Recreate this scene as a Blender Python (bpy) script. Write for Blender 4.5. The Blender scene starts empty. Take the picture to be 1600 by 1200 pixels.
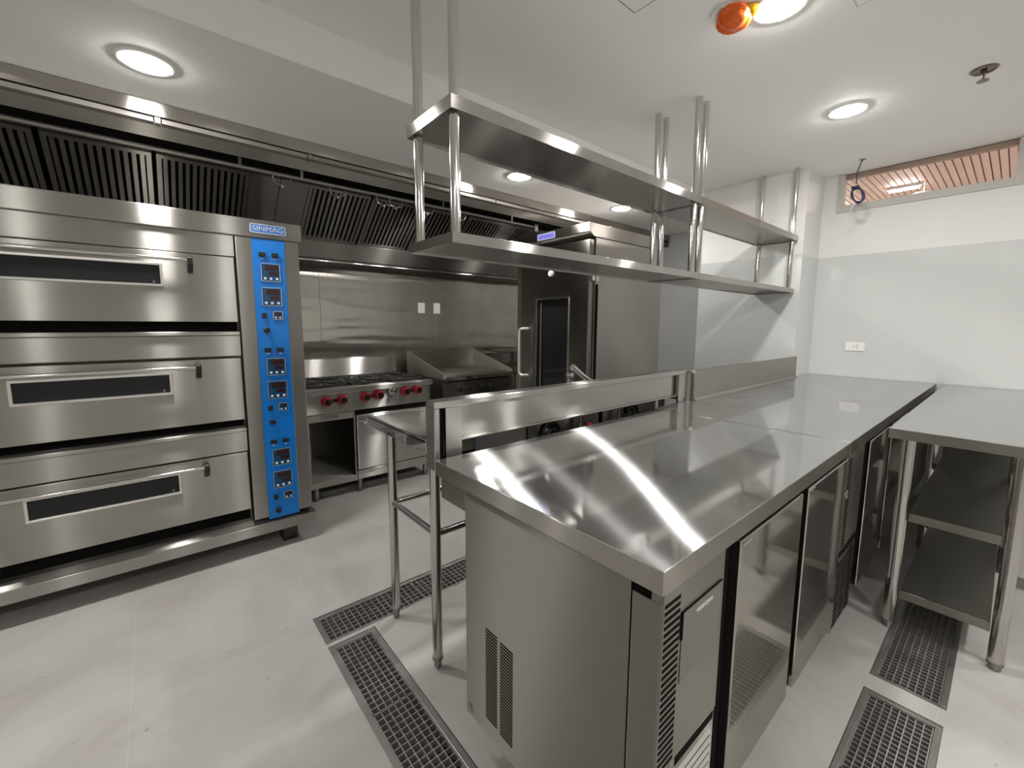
import bpy, bmesh, math, random
from mathutils import Vector, Matrix

random.seed(7)
S = bpy.context.scene
COL = S.collection
R = math.radians

# ------------------------------------------------------------------ camera
cam_d = bpy.data.cameras.new('camera')
cam = bpy.data.objects.new('camera', cam_d)
COL.objects.link(cam)
yaw, pitch, roll, eye = 0.870891, -0.119191, 0.0047784, 1.25936
_f = Vector((math.cos(pitch) * math.cos(yaw), math.cos(pitch) * math.sin(yaw), math.sin(pitch)))
_r = Vector((math.sin(yaw), -math.cos(yaw), 0))
_u = _r.cross(_f)
_r2 = math.cos(roll) * _r + math.sin(roll) * _u
_u2 = -math.sin(roll) * _r + math.cos(roll) * _u
M = Matrix.Identity(4)
for i in range(3):
    M[i][0], M[i][1], M[i][2] = _r2[i], _u2[i], -_f[i]
M[2][3] = eye
cam.matrix_world = M
cam_d.sensor_fit = 'HORIZONTAL'
cam_d.sensor_width = 36.0
cam_d.lens = 661.58 / 1600 * 36
cam_d.shift_y = -14.07 / 1600
cam_d.clip_start = 0.02
S.camera = cam

# ------------------------------------------------------------------ world + exposure
W = bpy.data.worlds.new('world')
S.world = W
W.use_nodes = True
W.node_tree.nodes['Background'].inputs['Color'].default_value = (0.8, 0.8, 0.8, 1)
W.node_tree.nodes['Background'].inputs['Strength'].default_value = 0.05
S.view_settings.view_transform = 'Standard'
S.view_settings.look = 'None'
S.view_settings.exposure = 0.0
S.view_settings.gamma = 1.0
S.view_settings.use_curve_mapping = False
S.cycles.use_denoising = True
S.cycles.sample_clamp_indirect = 6.0
S.cycles.max_bounces = 10
S.cycles.diffuse_bounces = 5
S.cycles.glossy_bounces = 6
LAMP_STRENGTH = 268.0

ZC = 2.4507     # main ceiling
ZS = 2.283      # lower ceiling over the cooking line
YS = 1.937      # where it steps down
YW = 3.85       # wall behind the cooking line
XW = 4.28       # far wall
XP = 3.8835     # far wall, projecting part
YP = 1.1286


# ------------------------------------------------------------------ materials
def nodes(name):
    m = bpy.data.materials.new(name)
    m.use_nodes = True
    nt = m.node_tree
    return m, nt, nt.nodes['Principled BSDF']


def N(nt, kind, **kw):
    n = nt.nodes.new(kind)
    for k, v in kw.items():
        setattr(n, k, v)
    return n


def plain(name, col, rough=0.5, metal=0.0, spec=0.5, emit=None, estr=0.0):
    m, nt, b = nodes(name)
    b.inputs['Base Color'].default_value = (*col, 1)
    b.inputs['Roughness'].default_value = rough
    b.inputs['Metallic'].default_value = metal
    b.inputs['Specular IOR Level'].default_value = spec
    if emit:
        b.inputs['Emission Color'].default_value = (*emit, 1)
        b.inputs['Emission Strength'].default_value = estr
    return m


def steel(name, base, across=0.40, along=0.013, sharp=0.12, mix=0.5, wave=0.0015, wscale=2.0, smear=0.05, rot=0.0, wmap=(1, 1, 1)):
    """brushed stainless sheet: the grain runs along v, so lamps smear into narrow streaks along u;
    'mix' of that brushed lobe with the clearer reflection of the rolled sheet"""
    m = bpy.data.materials.new(name)
    m.use_nodes = True
    nt = m.node_tree
    nt.nodes.remove(nt.nodes['Principled BSDF'])
    out = nt.nodes['Material Output']
    L = nt.links.new
    geo = N(nt, 'ShaderNodeNewGeometry')
    n2 = N(nt, 'ShaderNodeTexNoise')
    n2.inputs['Scale'].default_value = 4.0
    n2.inputs['Detail'].default_value = 4
    L(geo.outputs['Position'], n2.inputs['Vector'])
    col = N(nt, 'ShaderNodeMixRGB')
    col.inputs['Color1'].default_value = (*[x * (0.94 - smear) for x in base], 1)
    col.inputs['Color2'].default_value = (*base, 1)
    L(n2.outputs['Fac'], col.inputs['Fac'])
    n3 = N(nt, 'ShaderNodeTexNoise')
    n3.inputs['Scale'].default_value = wscale
    n3.inputs['Detail'].default_value = 1
    wm = N(nt, 'ShaderNodeMapping')
    wm.inputs['Scale'].default_value = wmap
    L(geo.outputs['Position'], wm.inputs['Vector'])
    L(wm.outputs['Vector'], n3.inputs['Vector'])
    bp = N(nt, 'ShaderNodeBump')
    bp.inputs['Strength'].default_value = 1.0
    bp.inputs['Distance'].default_value = wave
    L(n3.outputs['Fac'], bp.inputs['Height'])
    tg = N(nt, 'ShaderNodeTangent', direction_type='UV_MAP')
    lobes = []
    for big, small in ((sharp * 1.8, sharp * 0.55), (across, along)):
        g = N(nt, 'ShaderNodeBsdfAnisotropic', distribution='MULTI_GGX')
        big, small = (big * big if big is not across else big), (small * small if small is not along else small)
        g.inputs['Roughness'].default_value = math.sqrt(math.sqrt(big * small))
        g.inputs['Anisotropy'].default_value = -(1 - math.sqrt(small / big))
        g.inputs['Rotation'].default_value = rot
        L(col.outputs['Color'], g.inputs['Color'])
        L(bp.outputs['Normal'], g.inputs['Normal'])
        L(tg.outputs['Tangent'], g.inputs['Tangent'])
        lobes.append(g)
    mx = N(nt, 'ShaderNodeMixShader')
    f = N(nt, 'ShaderNodeMath', operation='MULTIPLY_ADD')
    f.inputs[1].default_value = 0.4
    f.inputs[2].default_value = mix - 0.2
    L(n2.outputs['Fac'], f.inputs[0])
    L(f.outputs[0], mx.inputs['Fac'])
    L(lobes[0].outputs[0], mx.inputs[1])
    L(lobes[1].outputs[0], mx.inputs[2])
    L(mx.outputs[0], out.inputs['Surface'])
    return m


def wall_paint(name, upper, lower, zsplit, rough_hi=0.55, rough_lo=0.16):
    """matt paint above, glossy tile-like panel below zsplit"""
    m, nt, b = nodes(name)
    L = nt.links.new
    geo = N(nt, 'ShaderNodeNewGeometry')
    sp = N(nt, 'ShaderNodeSeparateXYZ')
    L(geo.outputs['Position'], sp.inputs[0])
    lt = N(nt, 'ShaderNodeMath', operation='LESS_THAN')
    lt.inputs[1].default_value = zsplit
    L(sp.outputs['Z'], lt.inputs[0])
    n = N(nt, 'ShaderNodeTexNoise')
    n.inputs['Scale'].default_value = 1.6
    n.inputs['Detail'].default_value = 5
    L(geo.outputs['Position'], n.inputs['Vector'])
    u = N(nt, 'ShaderNodeMixRGB')
    u.inputs['Color1'].default_value = (*[x * 0.95 for x in upper], 1)
    u.inputs['Color2'].default_value = (*upper, 1)
    L(n.outputs['Fac'], u.inputs['Fac'])
    mix = N(nt, 'ShaderNodeMixRGB')
    L(lt.outputs[0], mix.inputs['Fac'])
    L(u.outputs[0], mix.inputs['Color1'])
    mix.inputs['Color2'].default_value = (*lower, 1)
    L(mix.outputs[0], b.inputs['Base Color'])
    r = N(nt, 'ShaderNodeMath', operation='MULTIPLY_ADD')
    r.inputs[1].default_value = rough_lo - rough_hi
    r.inputs[2].default_value = rough_hi
    L(lt.outputs[0], r.inputs[0])
    L(r.outputs[0], b.inputs['Roughness'])
    return m


def floor_mat():
    m, nt, b = nodes('floor_tile')
    L = nt.links.new
    geo = N(nt, 'ShaderNodeNewGeometry')
    mp = N(nt, 'ShaderNodeMapping')
    mp.inputs['Location'].default_value = (0.149, -1.258, 0)
    L(geo.outputs['Position'], mp.inputs['Vector'])
    br = N(nt, 'ShaderNodeTexBrick', offset=0.0, squash=1.0)
    br.inputs['Scale'].default_value = 1.0
    br.inputs['Brick Width'].default_value = 0.61
    br.inputs['Row Height'].default_value = 0.603
    br.inputs['Mortar Size'].default_value = 0.0016
    br.inputs['Mortar Smooth'].default_value = 0.2
    br.inputs['Color1'].default_value = (0.53, 0.523, 0.505, 1)
    br.inputs['Color2'].default_value = (0.555, 0.548, 0.53, 1)
    br.inputs['Mortar'].default_value = (0.60, 0.59, 0.57, 1)
    L(mp.outputs['Vector'], br.inputs['Vector'])
    n = N(nt, 'ShaderNodeTexNoise')
    n.inputs['Scale'].default_value = 2.2
    n.inputs['Detail'].default_value = 8
    n.inputs['Roughness'].default_value = 0.6
    n.inputs['Distortion'].default_value = 0.8
    L(geo.outputs['Position'], n.inputs['Vector'])
    cr = N(nt, 'ShaderNodeValToRGB')
    cr.color_ramp.elements[0].position = 0.33
    cr.color_ramp.elements[0].color = (0.78, 0.755, 0.725, 1)
    cr.color_ramp.elements[1].position = 0.68
    cr.color_ramp.elements[1].color = (1, 1, 1, 1)
    L(n.outputs['Fac'], cr.inputs['Fac'])
    mu = N(nt, 'ShaderNodeMixRGB', blend_type='MULTIPLY')
    mu.inputs['Fac'].default_value = 1
    L(br.outputs['Color'], mu.inputs['Color1'])
    L(cr.outputs['Color'], mu.inputs['Color2'])
    # scattered dirt marks
    n2 = N(nt, 'ShaderNodeTexNoise')
    n2.inputs['Scale'].default_value = 34
    n2.inputs['Detail'].default_value = 3
    L(geo.outputs['Position'], n2.inputs['Vector'])
    c2 = N(nt, 'ShaderNodeValToRGB')
    c2.color_ramp.elements[0].position = 0.24
    c2.color_ramp.elements[0].color = (0.55, 0.5, 0.45, 1)
    c2.color_ramp.elements[1].position = 0.30
    c2.color_ramp.elements[1].color = (1, 1, 1, 1)
    L(n2.outputs['Fac'], c2.inputs['Fac'])
    m2 = N(nt, 'ShaderNodeMixRGB', blend_type='MULTIPLY')
    m2.inputs['Fac'].default_value = 0.7
    L(mu.outputs[0], m2.inputs['Color1'])
    L(c2.outputs[0], m2.inputs['Color2'])
    L(m2.outputs[0], b.inputs['Base Color'])
    b.inputs['Roughness'].default_value = 0.42
    return m


def noise_plain(name, c1, c2, scale, rough, metal=0.0, bump=0.0):
    m, nt, b = nodes(name)
    L = nt.links.new
    geo = N(nt, 'ShaderNodeNewGeometry')
    n = N(nt, 'ShaderNodeTexNoise')
    n.inputs['Scale'].default_value = scale
    n.inputs['Detail'].default_value = 6
    L(geo.outputs['Position'], n.inputs['Vector'])
    mx = N(nt, 'ShaderNodeMixRGB')
    mx.inputs['Color1'].default_value = (*c1, 1)
    mx.inputs['Color2'].default_value = (*c2, 1)
    L(n.outputs['Fac'], mx.inputs['Fac'])
    L(mx.outputs[0], b.inputs['Base Color'])
    b.inputs['Roughness'].default_value = rough
    b.inputs['Metallic'].default_value = metal
    if bump:
        bp = N(nt, 'ShaderNodeBump')
        bp.inputs['Distance'].default_value = bump
        L(n.outputs['Fac'], bp.inputs['Height'])
        L(bp.outputs['Normal'], b.inputs['Normal'])
    return m


ST = steel('stainless_steel', (0.58, 0.565, 0.54), along=0.008, sharp=0.16, mix=0.45)
ST_TOP = steel('stainless_worktop', (0.82, 0.82, 0.82), across=0.42, along=0.006, sharp=0.045, mix=0.40, wave=0.002, wscale=1.6, smear=0.08)
ST_OVEN = steel('stainless_oven', (0.40, 0.388, 0.365), across=0.45, along=0.010, sharp=0.26, mix=0.28)
ST_WALL = steel('stainless_wall_sheet', (0.68, 0.66, 0.61), across=0.5, along=0.014, sharp=0.16, mix=0.6, wave=0.007, wscale=1.5, smear=0.08, rot=0.25, wmap=(0.7, 1, 5))
ST_HOOD = steel('stainless_hood', (0.46, 0.435, 0.41), sharp=0.26, mix=0.3)
ST_FILTER = steel('stainless_filter', (0.28, 0.265, 0.245), sharp=0.32, mix=0.2)
ST_DARK = steel('stainless_dull', (0.34, 0.325, 0.305), sharp=0.30, mix=0.3)
ST_BODY = steel('stainless_cabinet', (0.325, 0.31, 0.28), across=0.45, along=0.16, sharp=0.42, mix=0.25, wave=0.001)
ST_PROOF = steel('stainless_proofer', (0.52, 0.50, 0.465), across=0.5, along=0.1, sharp=0.32, mix=0.4)
ST_DOOR = steel('stainless_door', (0.52, 0.50, 0.47), sharp=0.05, mix=0.22, wave=0.0006)
CHROME = plain('polished_tube', (0.66, 0.65, 0.63), 0.10, 1.0)
PIPE = plain('dull_pipe', (0.30, 0.285, 0.265), 0.42, 0.85)
LINING = steel('stainless_hood_lining', (0.66, 0.63, 0.59), sharp=0.45, mix=0.4)  # lighter steel: floor light reflected on the hood underside put into the colour
FRAME_ST = plain('bright_trim', (0.80, 0.79, 0.77), 0.28, 0.9)
APRON = steel('stainless_apron', (0.44, 0.42, 0.39), sharp=0.24, mix=0.25)  # darker than the worktop: dim reflections on its edges painted into the steel
TUBE = plain('steel_tube', (0.56, 0.54, 0.52), 0.16, 1.0)
GALV = noise_plain('drain_steel', (0.36, 0.35, 0.335), (0.55, 0.54, 0.52), 9, 0.36, 0.9)
GRATE = noise_plain('grate_steel', (0.40, 0.385, 0.365), (0.60, 0.585, 0.56), 14, 0.38, 0.75)
PIT = plain('drain_pit', (0.07, 0.055, 0.045), 0.8)
BLACK = plain('black_plastic', (0.012, 0.012, 0.012), 0.35)
VOID = plain('dark_recess', (0.008, 0.0075, 0.007), 0.8, spec=0.08)
CASTIRON = noise_plain('cast_iron', (0.012, 0.012, 0.012), (0.03, 0.028, 0.026), 40, 0.5)
RED = plain('red_knob', (0.42, 0.02, 0.035), 0.30)
BLUE = plain('blue_panel', (0.0, 0.19, 0.66), 0.30)
BLUE_DK = plain('display_face', (0.005, 0.065, 0.16), 0.22)
BLUE_LOGO = plain('logo_blue', (0.05, 0.16, 0.46), 0.25, 0.2)
LOGO_EDGE = plain('logo_silver', (0.55, 0.62, 0.74), 0.25, 0.6)
DIGIT = plain('digit_window', (0.035, 0.012, 0.014), 0.2)
WHITE = plain('white_plastic', (0.80, 0.80, 0.78), 0.35)
WHITE_MARK = plain('white_print', (0.82, 0.84, 0.86), 0.5)
GLASS_DK = plain('dark_oven_glass', (0.014, 0.016, 0.016), 0.05, spec=0.35)
GREY_PANEL = plain('grey_sticker', (0.23, 0.225, 0.205), 0.38, 0.6)
CEIL = noise_plain('ceiling_paint', (0.79, 0.785, 0.765), (0.82, 0.815, 0.795), 1.2, 0.75)
WALL_FAR = wall_paint('far_wall_finish', (0.74, 0.73, 0.712), (0.585, 0.60, 0.592), 1.8147)
WALL_RECESS = plain('recess_wall_finish', (0.53, 0.54, 0.535), 0.30)
WALL = plain('white_wall', (0.74, 0.73, 0.71), 0.6)
FLOOR = floor_mat()
EMIT = plain('downlight_lens', (0.9, 0.9, 0.9), 0.5, emit=(1.0, 0.97, 0.935), estr=LAMP_STRENGTH)
TRIMW = plain('downlight_trim', (0.82, 0.81, 0.79), 0.4)
HOODLENS = noise_plain('hood_lamp_cover', (0.17, 0.16, 0.14), (0.24, 0.225, 0.20), 6, 0.25)
FRAME = plain('window_frame_paint', (0.50, 0.485, 0.46), 0.5)
FILM = noise_plain('masking_film', (0.22, 0.14, 0.10), (0.42, 0.30, 0.24), 11, 0.35)
ORANGE = plain('orange_bag', (0.72, 0.11, 0.006), 0.20)
YELLOW = plain('yellow_bag', (0.80, 0.42, 0.005), 0.25)
NAVY = plain('navy_cable', (0.012, 0.018, 0.07), 0.35)
BRONZE = plain('sprinkler_metal', (0.22, 0.18, 0.17), 0.35, 0.9)
RUBBER = plain('grey_rubber', (0.10, 0.10, 0.095), 0.6)


def plank_mat():
    m, nt, b = nodes('pink_planks')
    L = nt.links.new
    geo = N(nt, 'ShaderNodeNewGeometry')
    n = N(nt, 'ShaderNodeTexNoise')
    n.inputs['Scale'].default_value = 5
    n.inputs['Detail'].default_value = 6
    L(geo.outputs['Position'], n.inputs['Vector'])
    mx = N(nt, 'ShaderNodeMixRGB')
    mx.inputs['Color1'].default_value = (0.80, 0.60, 0.53, 1)
    mx.inputs['Color2'].default_value = (0.88, 0.70, 0.62, 1)
    L(n.outputs['Fac'], mx.inputs['Fac'])
    L(mx.outputs[0], b.inputs['Base Color'])
    b.inputs['Roughness'].default_value = 0.55
    return m


PINK = plank_mat()


# ------------------------------------------------------------------ mesh helpers
class MB:
    """collects shapes in world coordinates; build() links them as ONE mesh object"""

    def __init__(self):
        self.bm = bmesh.new()

    def _bev(self, verts, bev, seg=2):
        if bev > 0:
            es = {e for v in verts for e in v.link_edges}
            bmesh.ops.bevel(self.bm, geom=list(es), offset=bev, segments=seg, profile=0.5, affect='EDGES', clamp_overlap=True)

    def box(self, x0, x1, y0, y1, z0, z1, bev=0.0):
        vs = [self.bm.verts.new((x, y, z)) for x in (x0, x1) for y in (y0, y1) for z in (z0, z1)]
        for q in ((0, 1, 3, 2), (4, 6, 7, 5), (0, 4, 5, 1), (2, 3, 7, 6), (0, 2, 6, 4), (1, 5, 7, 3)):
            self.bm.faces.new([vs[i] for i in q])
        self._bev(vs, bev)
        return self

    def prism(self, pts, axis, a, b, bev=0.0):
        """polygon pts extruded along axis ('x': pts are (y,z); 'y': (x,z); 'z': (x,y))"""
        def mk(p, t):
            return {'x': (t, p[0], p[1]), 'y': (p[0], t, p[1]), 'z': (p[0], p[1], t)}[axis]
        v0 = [self.bm.verts.new(mk(p, a)) for p in pts]
        v1 = [self.bm.verts.new(mk(p, b)) for p in pts]
        n = len(pts)
        self.bm.faces.new(v0)
        self.bm.faces.new(v1[::-1])
        for i in range(n):
            self.bm.faces.new((v0[i], v1[i], v1[(i + 1) % n], v0[(i + 1) % n]))
        self._bev(v0 + v1, bev)
        return self

    def ring(self, axis, d0, d1, u0, u1, z0, z1, hu0, hu1, hz0, hz1, bev=0.0):
        """flat leaf with a rectangular opening; axis 'y': u is x, 'x': u is y; d0..d1 is its thickness"""
        def mk(d, u, z):
            return self.bm.verts.new((u, d, z) if axis == 'y' else (d, u, z))
        q = ((0, 0), (1, 0), (1, 1), (0, 1))
        oc = [((u0, u1)[i], (z0, z1)[j]) for i, j in q]
        ic = [((hu0, hu1)[i], (hz0, hz1)[j]) for i, j in q]
        O0, O1 = [mk(d0, *p) for p in oc], [mk(d1, *p) for p in oc]
        I0, I1 = [mk(d0, *p) for p in ic], [mk(d1, *p) for p in ic]
        F = self.bm.faces.new
        for k in range(4):
            n = (k + 1) % 4
            F((O0[k], O0[n], I0[n], I0[k]))
            F((O1[k], I1[k], I1[n], O1[n]))
            F((O0[k], O1[k], O1[n], O0[n]))
            F((I0[k], I0[n], I1[n], I1[k]))
        if bev:
            es = [e for e in self.bm.edges if set(e.verts) <= set(O0)]
            bmesh.ops.bevel(self.bm, geom=es, offset=bev, segments=2, profile=0.5, affect='EDGES', clamp_overlap=True)
        return self

    def lathe(self, prof, o, axis='z', seg=24):
        """prof: (radius, height) list turned round an axis through o"""
        n0 = set(self.bm.faces)
        o = Vector(o)
        ax = {'x': (Vector((0, 1, 0)), Vector((0, 0, 1)), Vector((1, 0, 0))),
              'y': (Vector((1, 0, 0)), Vector((0, 0, 1)), Vector((0, 1, 0))),
              'z': (Vector((1, 0, 0)), Vector((0, 1, 0)), Vector((0, 0, 1)))}[axis]
        rings = []
        for r, h in prof:
            if r < 1e-6:
                rings.append([self.bm.verts.new(o + ax[2] * h)])
            else:
                rings.append([self.bm.verts.new(o + ax[2] * h + ax[0] * (r * math.cos(2 * math.pi * i / seg)) + ax[1] * (r * math.sin(2 * math.pi * i / seg))) for i in range(seg)])
        for A, B in zip(rings, rings[1:]):
            for i in range(seg):
                j = (i + 1) % seg
                q = [A[i % len(A)], A[j % len(A)], B[j % len(B)], B[i % len(B)]]
                u = []
                for v in q:
                    if v not in u:
                        u.append(v)
                if len(u) >= 3:
                    self.bm.faces.new(u)
        for Rr in (rings[0], rings[-1]):
            if len(Rr) > 2:
                self.bm.faces.new(Rr)
        for f in self.bm.faces:
            if f not in n0:
                f.smooth = True
        return self

    def tube(self, path, r, seg=14, closed=False):
        n0 = set(self.bm.faces)
        P = [Vector(p) for p in path]
        n = len(P)
        rr = r if isinstance(r, (list, tuple)) else [r] * n
        rings = []
        prev = None
        for i in range(n):
            if closed:
                t = P[(i + 1) % n] - P[i - 1]
            else:
                t = P[min(i + 1, n - 1)] - P[max(i - 1, 0)]
            t.normalize()
            if prev is None:
                ref = Vector((0, 0, 1)) if abs(t.z) < 0.9 else Vector((1, 0, 0))
                a = t.cross(ref).normalized()
            else:
                a = (prev - t * prev.dot(t)).normalized()
            prev = a
            b = t.cross(a)
            rings.append([self.bm.verts.new(P[i] + (a * math.cos(2 * math.pi * k / seg) + b * math.sin(2 * math.pi * k / seg)) * rr[i]) for k in range(seg)])
        m = n if closed else n - 1
        for i in range(m):
            A, B = rings[i], rings[(i + 1) % n]
            for k in range(seg):
                self.bm.faces.new((A[k], A[(k + 1) % seg], B[(k + 1) % seg], B[k]))
        if not closed:
            self.bm.faces.new(rings[0][::-1])
            self.bm.faces.new(rings[-1])
        for f in self.bm.faces:
            if f not in n0:
                f.smooth = True
        return self

    def cyl(self, p0, p1, r, seg=18):
        return self.tube([p0, p1], r, seg)

    def build(self, name, mat, parent=None, smooth=True):
        bm = self.bm
        bmesh.ops.recalc_face_normals(bm, faces=bm.faces)
        uvl = bm.loops.layers.uv.new('UVMap')
        for f in bm.faces:
            n = f.normal
            a = (abs(n.x), abs(n.y), abs(n.z))
            k = a.index(max(a))
            for l in f.loops:
                c = l.vert.co
                l[uvl].uv = ((c.z, c.y) if k == 0 else (c.z, c.x) if k == 1 else (c.y, c.x))
        org = Vector((0, 0, 0))
        if parent is not None:
            p = parent
            while p is not None:
                org += p.location
                p = p.parent
        else:
            xs = [v.co for v in bm.verts]
            lo = Vector([min(v[i] for v in xs) for i in range(3)])
            hi = Vector([max(v[i] for v in xs) for i in range(3)])
            org = Vector(((lo.x + hi.x) / 2, (lo.y + hi.y) / 2, lo.z))
        bmesh.ops.translate(bm, verts=bm.verts, vec=-org)
        me = bpy.data.meshes.new(name)
        bm.to_mesh(me)
        bm.free()
        me.materials.append(mat)
        if smooth:
            flags = [p.use_smooth for p in me.polygons]
            me.set_sharp_from_angle(angle=R(32))
            me.polygons.foreach_set('use_smooth', flags)
        o = bpy.data.objects.new(name, me)
        COL.objects.link(o)
        if parent is not None:
            o.parent = parent
        else:
            o.location = org
        return o


def thing(name, label, cat, loc, group=None):
    o = bpy.data.objects.new(name, None)
    COL.objects.link(o)
    o.location = loc
    o.empty_display_size = 0.05
    return tag(o, label, cat, group)


def tag(o, label, cat, group=None):
    o['label'] = label
    o['category'] = cat
    if group:
        o['group'] = group
    return o


def struct(o):
    o['kind'] = 'structure'
    return o


def dup_tree(root, shift, label=None):
    """copy a thing, its parts and their sub-parts"""
    r = root.copy()
    COL.objects.link(r)
    r.location = root.location + Vector(shift)
    if label:
        r['label'] = label
    for ch in list(root.children):
        c = ch.copy()
        COL.objects.link(c)
        c.parent = r
        for g in list(ch.children):
            d = g.copy()
            COL.objects.link(d)
            d.parent = c
    return r


def text_mesh(name, s, size, loc, rot, mat, parent, extrude=0.0006, width=None):
    cu = bpy.data.curves.new(name, 'FONT')
    cu.body = s
    cu.size = size
    cu.extrude = extrude
    cu.align_x = 'CENTER'
    cu.align_y = 'CENTER'
    t = bpy.data.objects.new(name + '_curve', cu)
    COL.objects.link(t)
    bpy.context.view_layer.update()
    dg = bpy.context.evaluated_depsgraph_get()
    me = bpy.data.meshes.new_from_object(t.evaluated_get(dg))
    bpy.data.objects.remove(t)
    bpy.data.curves.remove(cu)
    if width:
        xs = [v.co.x for v in me.vertices]
        k = width / (max(xs) - min(xs))
        for v in me.vertices:
            v.co.x *= k
    from mathutils import Euler
    org = Vector((0, 0, 0))
    p = parent
    while p is not None:
        org += p.location
        p = p.parent
    me.transform(Matrix.Translation(Vector(loc) - org) @ Euler(rot).to_matrix().to_4x4())
    me.materials.clear()
    me.materials.append(mat)
    o = bpy.data.objects.new(name, me)
    COL.objects.link(o)
    o.parent = parent
    return o


FACE_Y = (R(90), 0, 0)            # reads from -Y
FACE_X = (R(90), 0, R(-90))       # reads from -X

# ================================================================== SETTING
# drains that open the floor: x0, x1, y0, y1
DRAIN_E = (0.430, 0.618, 0.10, 1.620)
DRAIN_D = (0.430, 2.60, 1.638, 1.830)
DRAIN_F = (1.02, 1.822, 0.034, 0.232)
DRAIN_G = (1.908, 2.95, 0.034, 0.232)
DRAINS = [DRAIN_E, DRAIN_D, DRAIN_F, DRAIN_G]
RX0, RX1, RY0, RY1 = -2.6, 4.75, -2.6, 3.95


def build_floor():
    xs = sorted({RX0, RX1, *[d[0] for d in DRAINS], *[d[1] for d in DRAINS]})
    ys = sorted({RY0, RY1, *[d[2] for d in DRAINS], *[d[3] for d in DRAINS]})
    b = MB()
    vd = {}

    def V(x, y, z):
        k = (x, y, z)
        if k not in vd:
            vd[k] = b.bm.verts.new(k)
        return vd[k]

    def hole(x, y):
        return any(d[0] < x < d[1] and d[2] < y < d[3] for d in DRAINS)
    for i in range(len(xs) - 1):
        for j in range(len(ys) - 1):
            if not hole((xs[i] + xs[i + 1]) / 2, (ys[j] + ys[j + 1]) / 2):
                b.bm.faces.new((V(xs[i], ys[j], 0), V(xs[i + 1], ys[j], 0), V(xs[i + 1], ys[j + 1], 0), V(xs[i], ys[j + 1], 0)))
    return struct(b.build('floor', FLOOR, smooth=False))


build_floor()
struct(MB().box(RX0, RX1, RY0, RY1, -0.20, -0.16).build('floor_slab', PIT))

# ceilings: the high one, the step and the low one over the cooking line
b = MB()
b.prism([(RY0, ZC), (YS, ZC), (YS, ZS), (RY1, ZS), (RY1, ZC + 0.12), (RY0, ZC + 0.12)], 'x', RX0, XW + 0.158)
b.box(XW + 0.158, RX1, YS, RY1, ZS, ZC + 0.12)
struct(b.build('ceiling', CEIL, smooth=False))
# walls
struct(MB().box(RX0, RX1, YW + 0.004, YW + 0.10, 0, ZS - 0.001).build('wall_left', WALL))
b = MB()
WY0, WY1, WZ0 = 0.076, 1.020, 2.186
b.box(XW, XW + 0.16, RY0, YP, 0, WZ0)
b.box(XW, XW + 0.16, RY0, WY0, WZ0, ZC - 0.001)
b.box(XW, XW + 0.16, WY1, YP, WZ0, ZC - 0.001)
struct(b.build('wall_back', WALL_FAR, smooth=False))
struct(MB().box(XP, XW + 0.16, YP + 0.0005, YS, 0, ZC - 0.001).build('wall_back', WALL_FAR, smooth=False))
struct(MB().box(4.65, 4.75, YS + 0.001, YW, 0, ZS - 0.001).build('wall_back', WALL_RECESS, smooth=False))
struct(MB().box(RX0 - 0.1, RX0, RY0, RY1, 0, ZC).build('wall_front', WALL))
struct(MB().box(RX0, RX1, RY0 - 0.1, RY0, 0, ZC).build('wall_right', WALL))

# stainless sheets that clad the wall behind the cooking line
for x0, x1 in ((-1.55, 1.098), (1.101, 2.222), (2.225, 3.338), (3.341, 4.645)):
    struct(MB().box(x0, x1, YW - 0.001, YW + 0.003, 0.10, 1.86, 0.0008).build('wall_cladding_sheet', ST_WALL))

# clerestory window and the pink planked ceiling of the room beyond
win = struct(thing('window_1', 'clerestory opening below the ceiling showing a pink planked ceiling beyond', 'window', (XW, 0.55, WZ0)))
b = MB()
b.box(XW - 0.012, XW + 0.05, WY1 - 0.028, WY1 + 0.012, WZ0 - 0.03, ZC - 0.003, 0.003)
b.box(XW - 0.012, XW + 0.05, WY0 - 0.012, WY0 + 0.028, WZ0 - 0.03, ZC - 0.003, 0.003)
b.box(XW - 0.012, XW + 0.05, WY0 + 0.028, WY1 - 0.028, WZ0 - 0.03, WZ0 + 0.022, 0.003)
b.build('window_frame', FRAME, win)
b = MB()
b.box(XW + 0.02, XW + 0.060, WY0 + 0.005, WY1 - 0.005, ZC - 0.036, ZC - 0.004, 0.004)
b.box(XW + 0.060, XW + 0.158, WY0 + 0.001, WY1 - 0.001, ZC - 0.012, ZC - 0.002)
b.build('film_covered_header', FILM, win)
b = MB()
b.box(XW + 0.03, XW + 0.045, 0.524, 0.538, WZ0 + 0.02, WZ0 + 0.105, 0.002)
b.prism([(0.50, WZ0 + 0.022), (0.60, WZ0 + 0.022), (0.56, WZ0 + 0.034), (0.51, WZ0 + 0.030)], 'x', XW - 0.006, XW + 0.02)
b.build('stay_bracket', ST_DARK, win)

b = MB()
b.box(XW + 0.16, 9.4, -3.6, 4.2, 2.760, 2.80)
struct(b.build('ceiling_beyond_gap', plain('plank_gap', (0.30, 0.18, 0.14), 0.8)))
b = MB()
y = -3.6
while y < 4.2:
    b.box(XW + 0.17, 9.39, y + 0.004, y + 0.050, 2.742, 2.759, 0.002)
    y += 0.055
struct(b.build('ceiling_beyond', PINK))
struct(MB().box(9.4, 9.5, -3.6, 4.2, 0.0, 2.8).build('wall_beyond', WALL))
struct(MB().box(XW + 0.16, 9.4, -3.6, 4.2, -0.05, 0.0).build('floor_beyond', plain('beyond_floor', (0.78, 0.74, 0.70), 0.6)))
struct(MB().box(XW + 0.16, 9.4, 4.2, 4.3, 0.0, 2.8).build('wall_beyond', WALL))
struct(MB().box(XW + 0.16, 9.4, -3.7, -3.6, 0.0, 2.8).build('wall_beyond', WALL))


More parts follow.
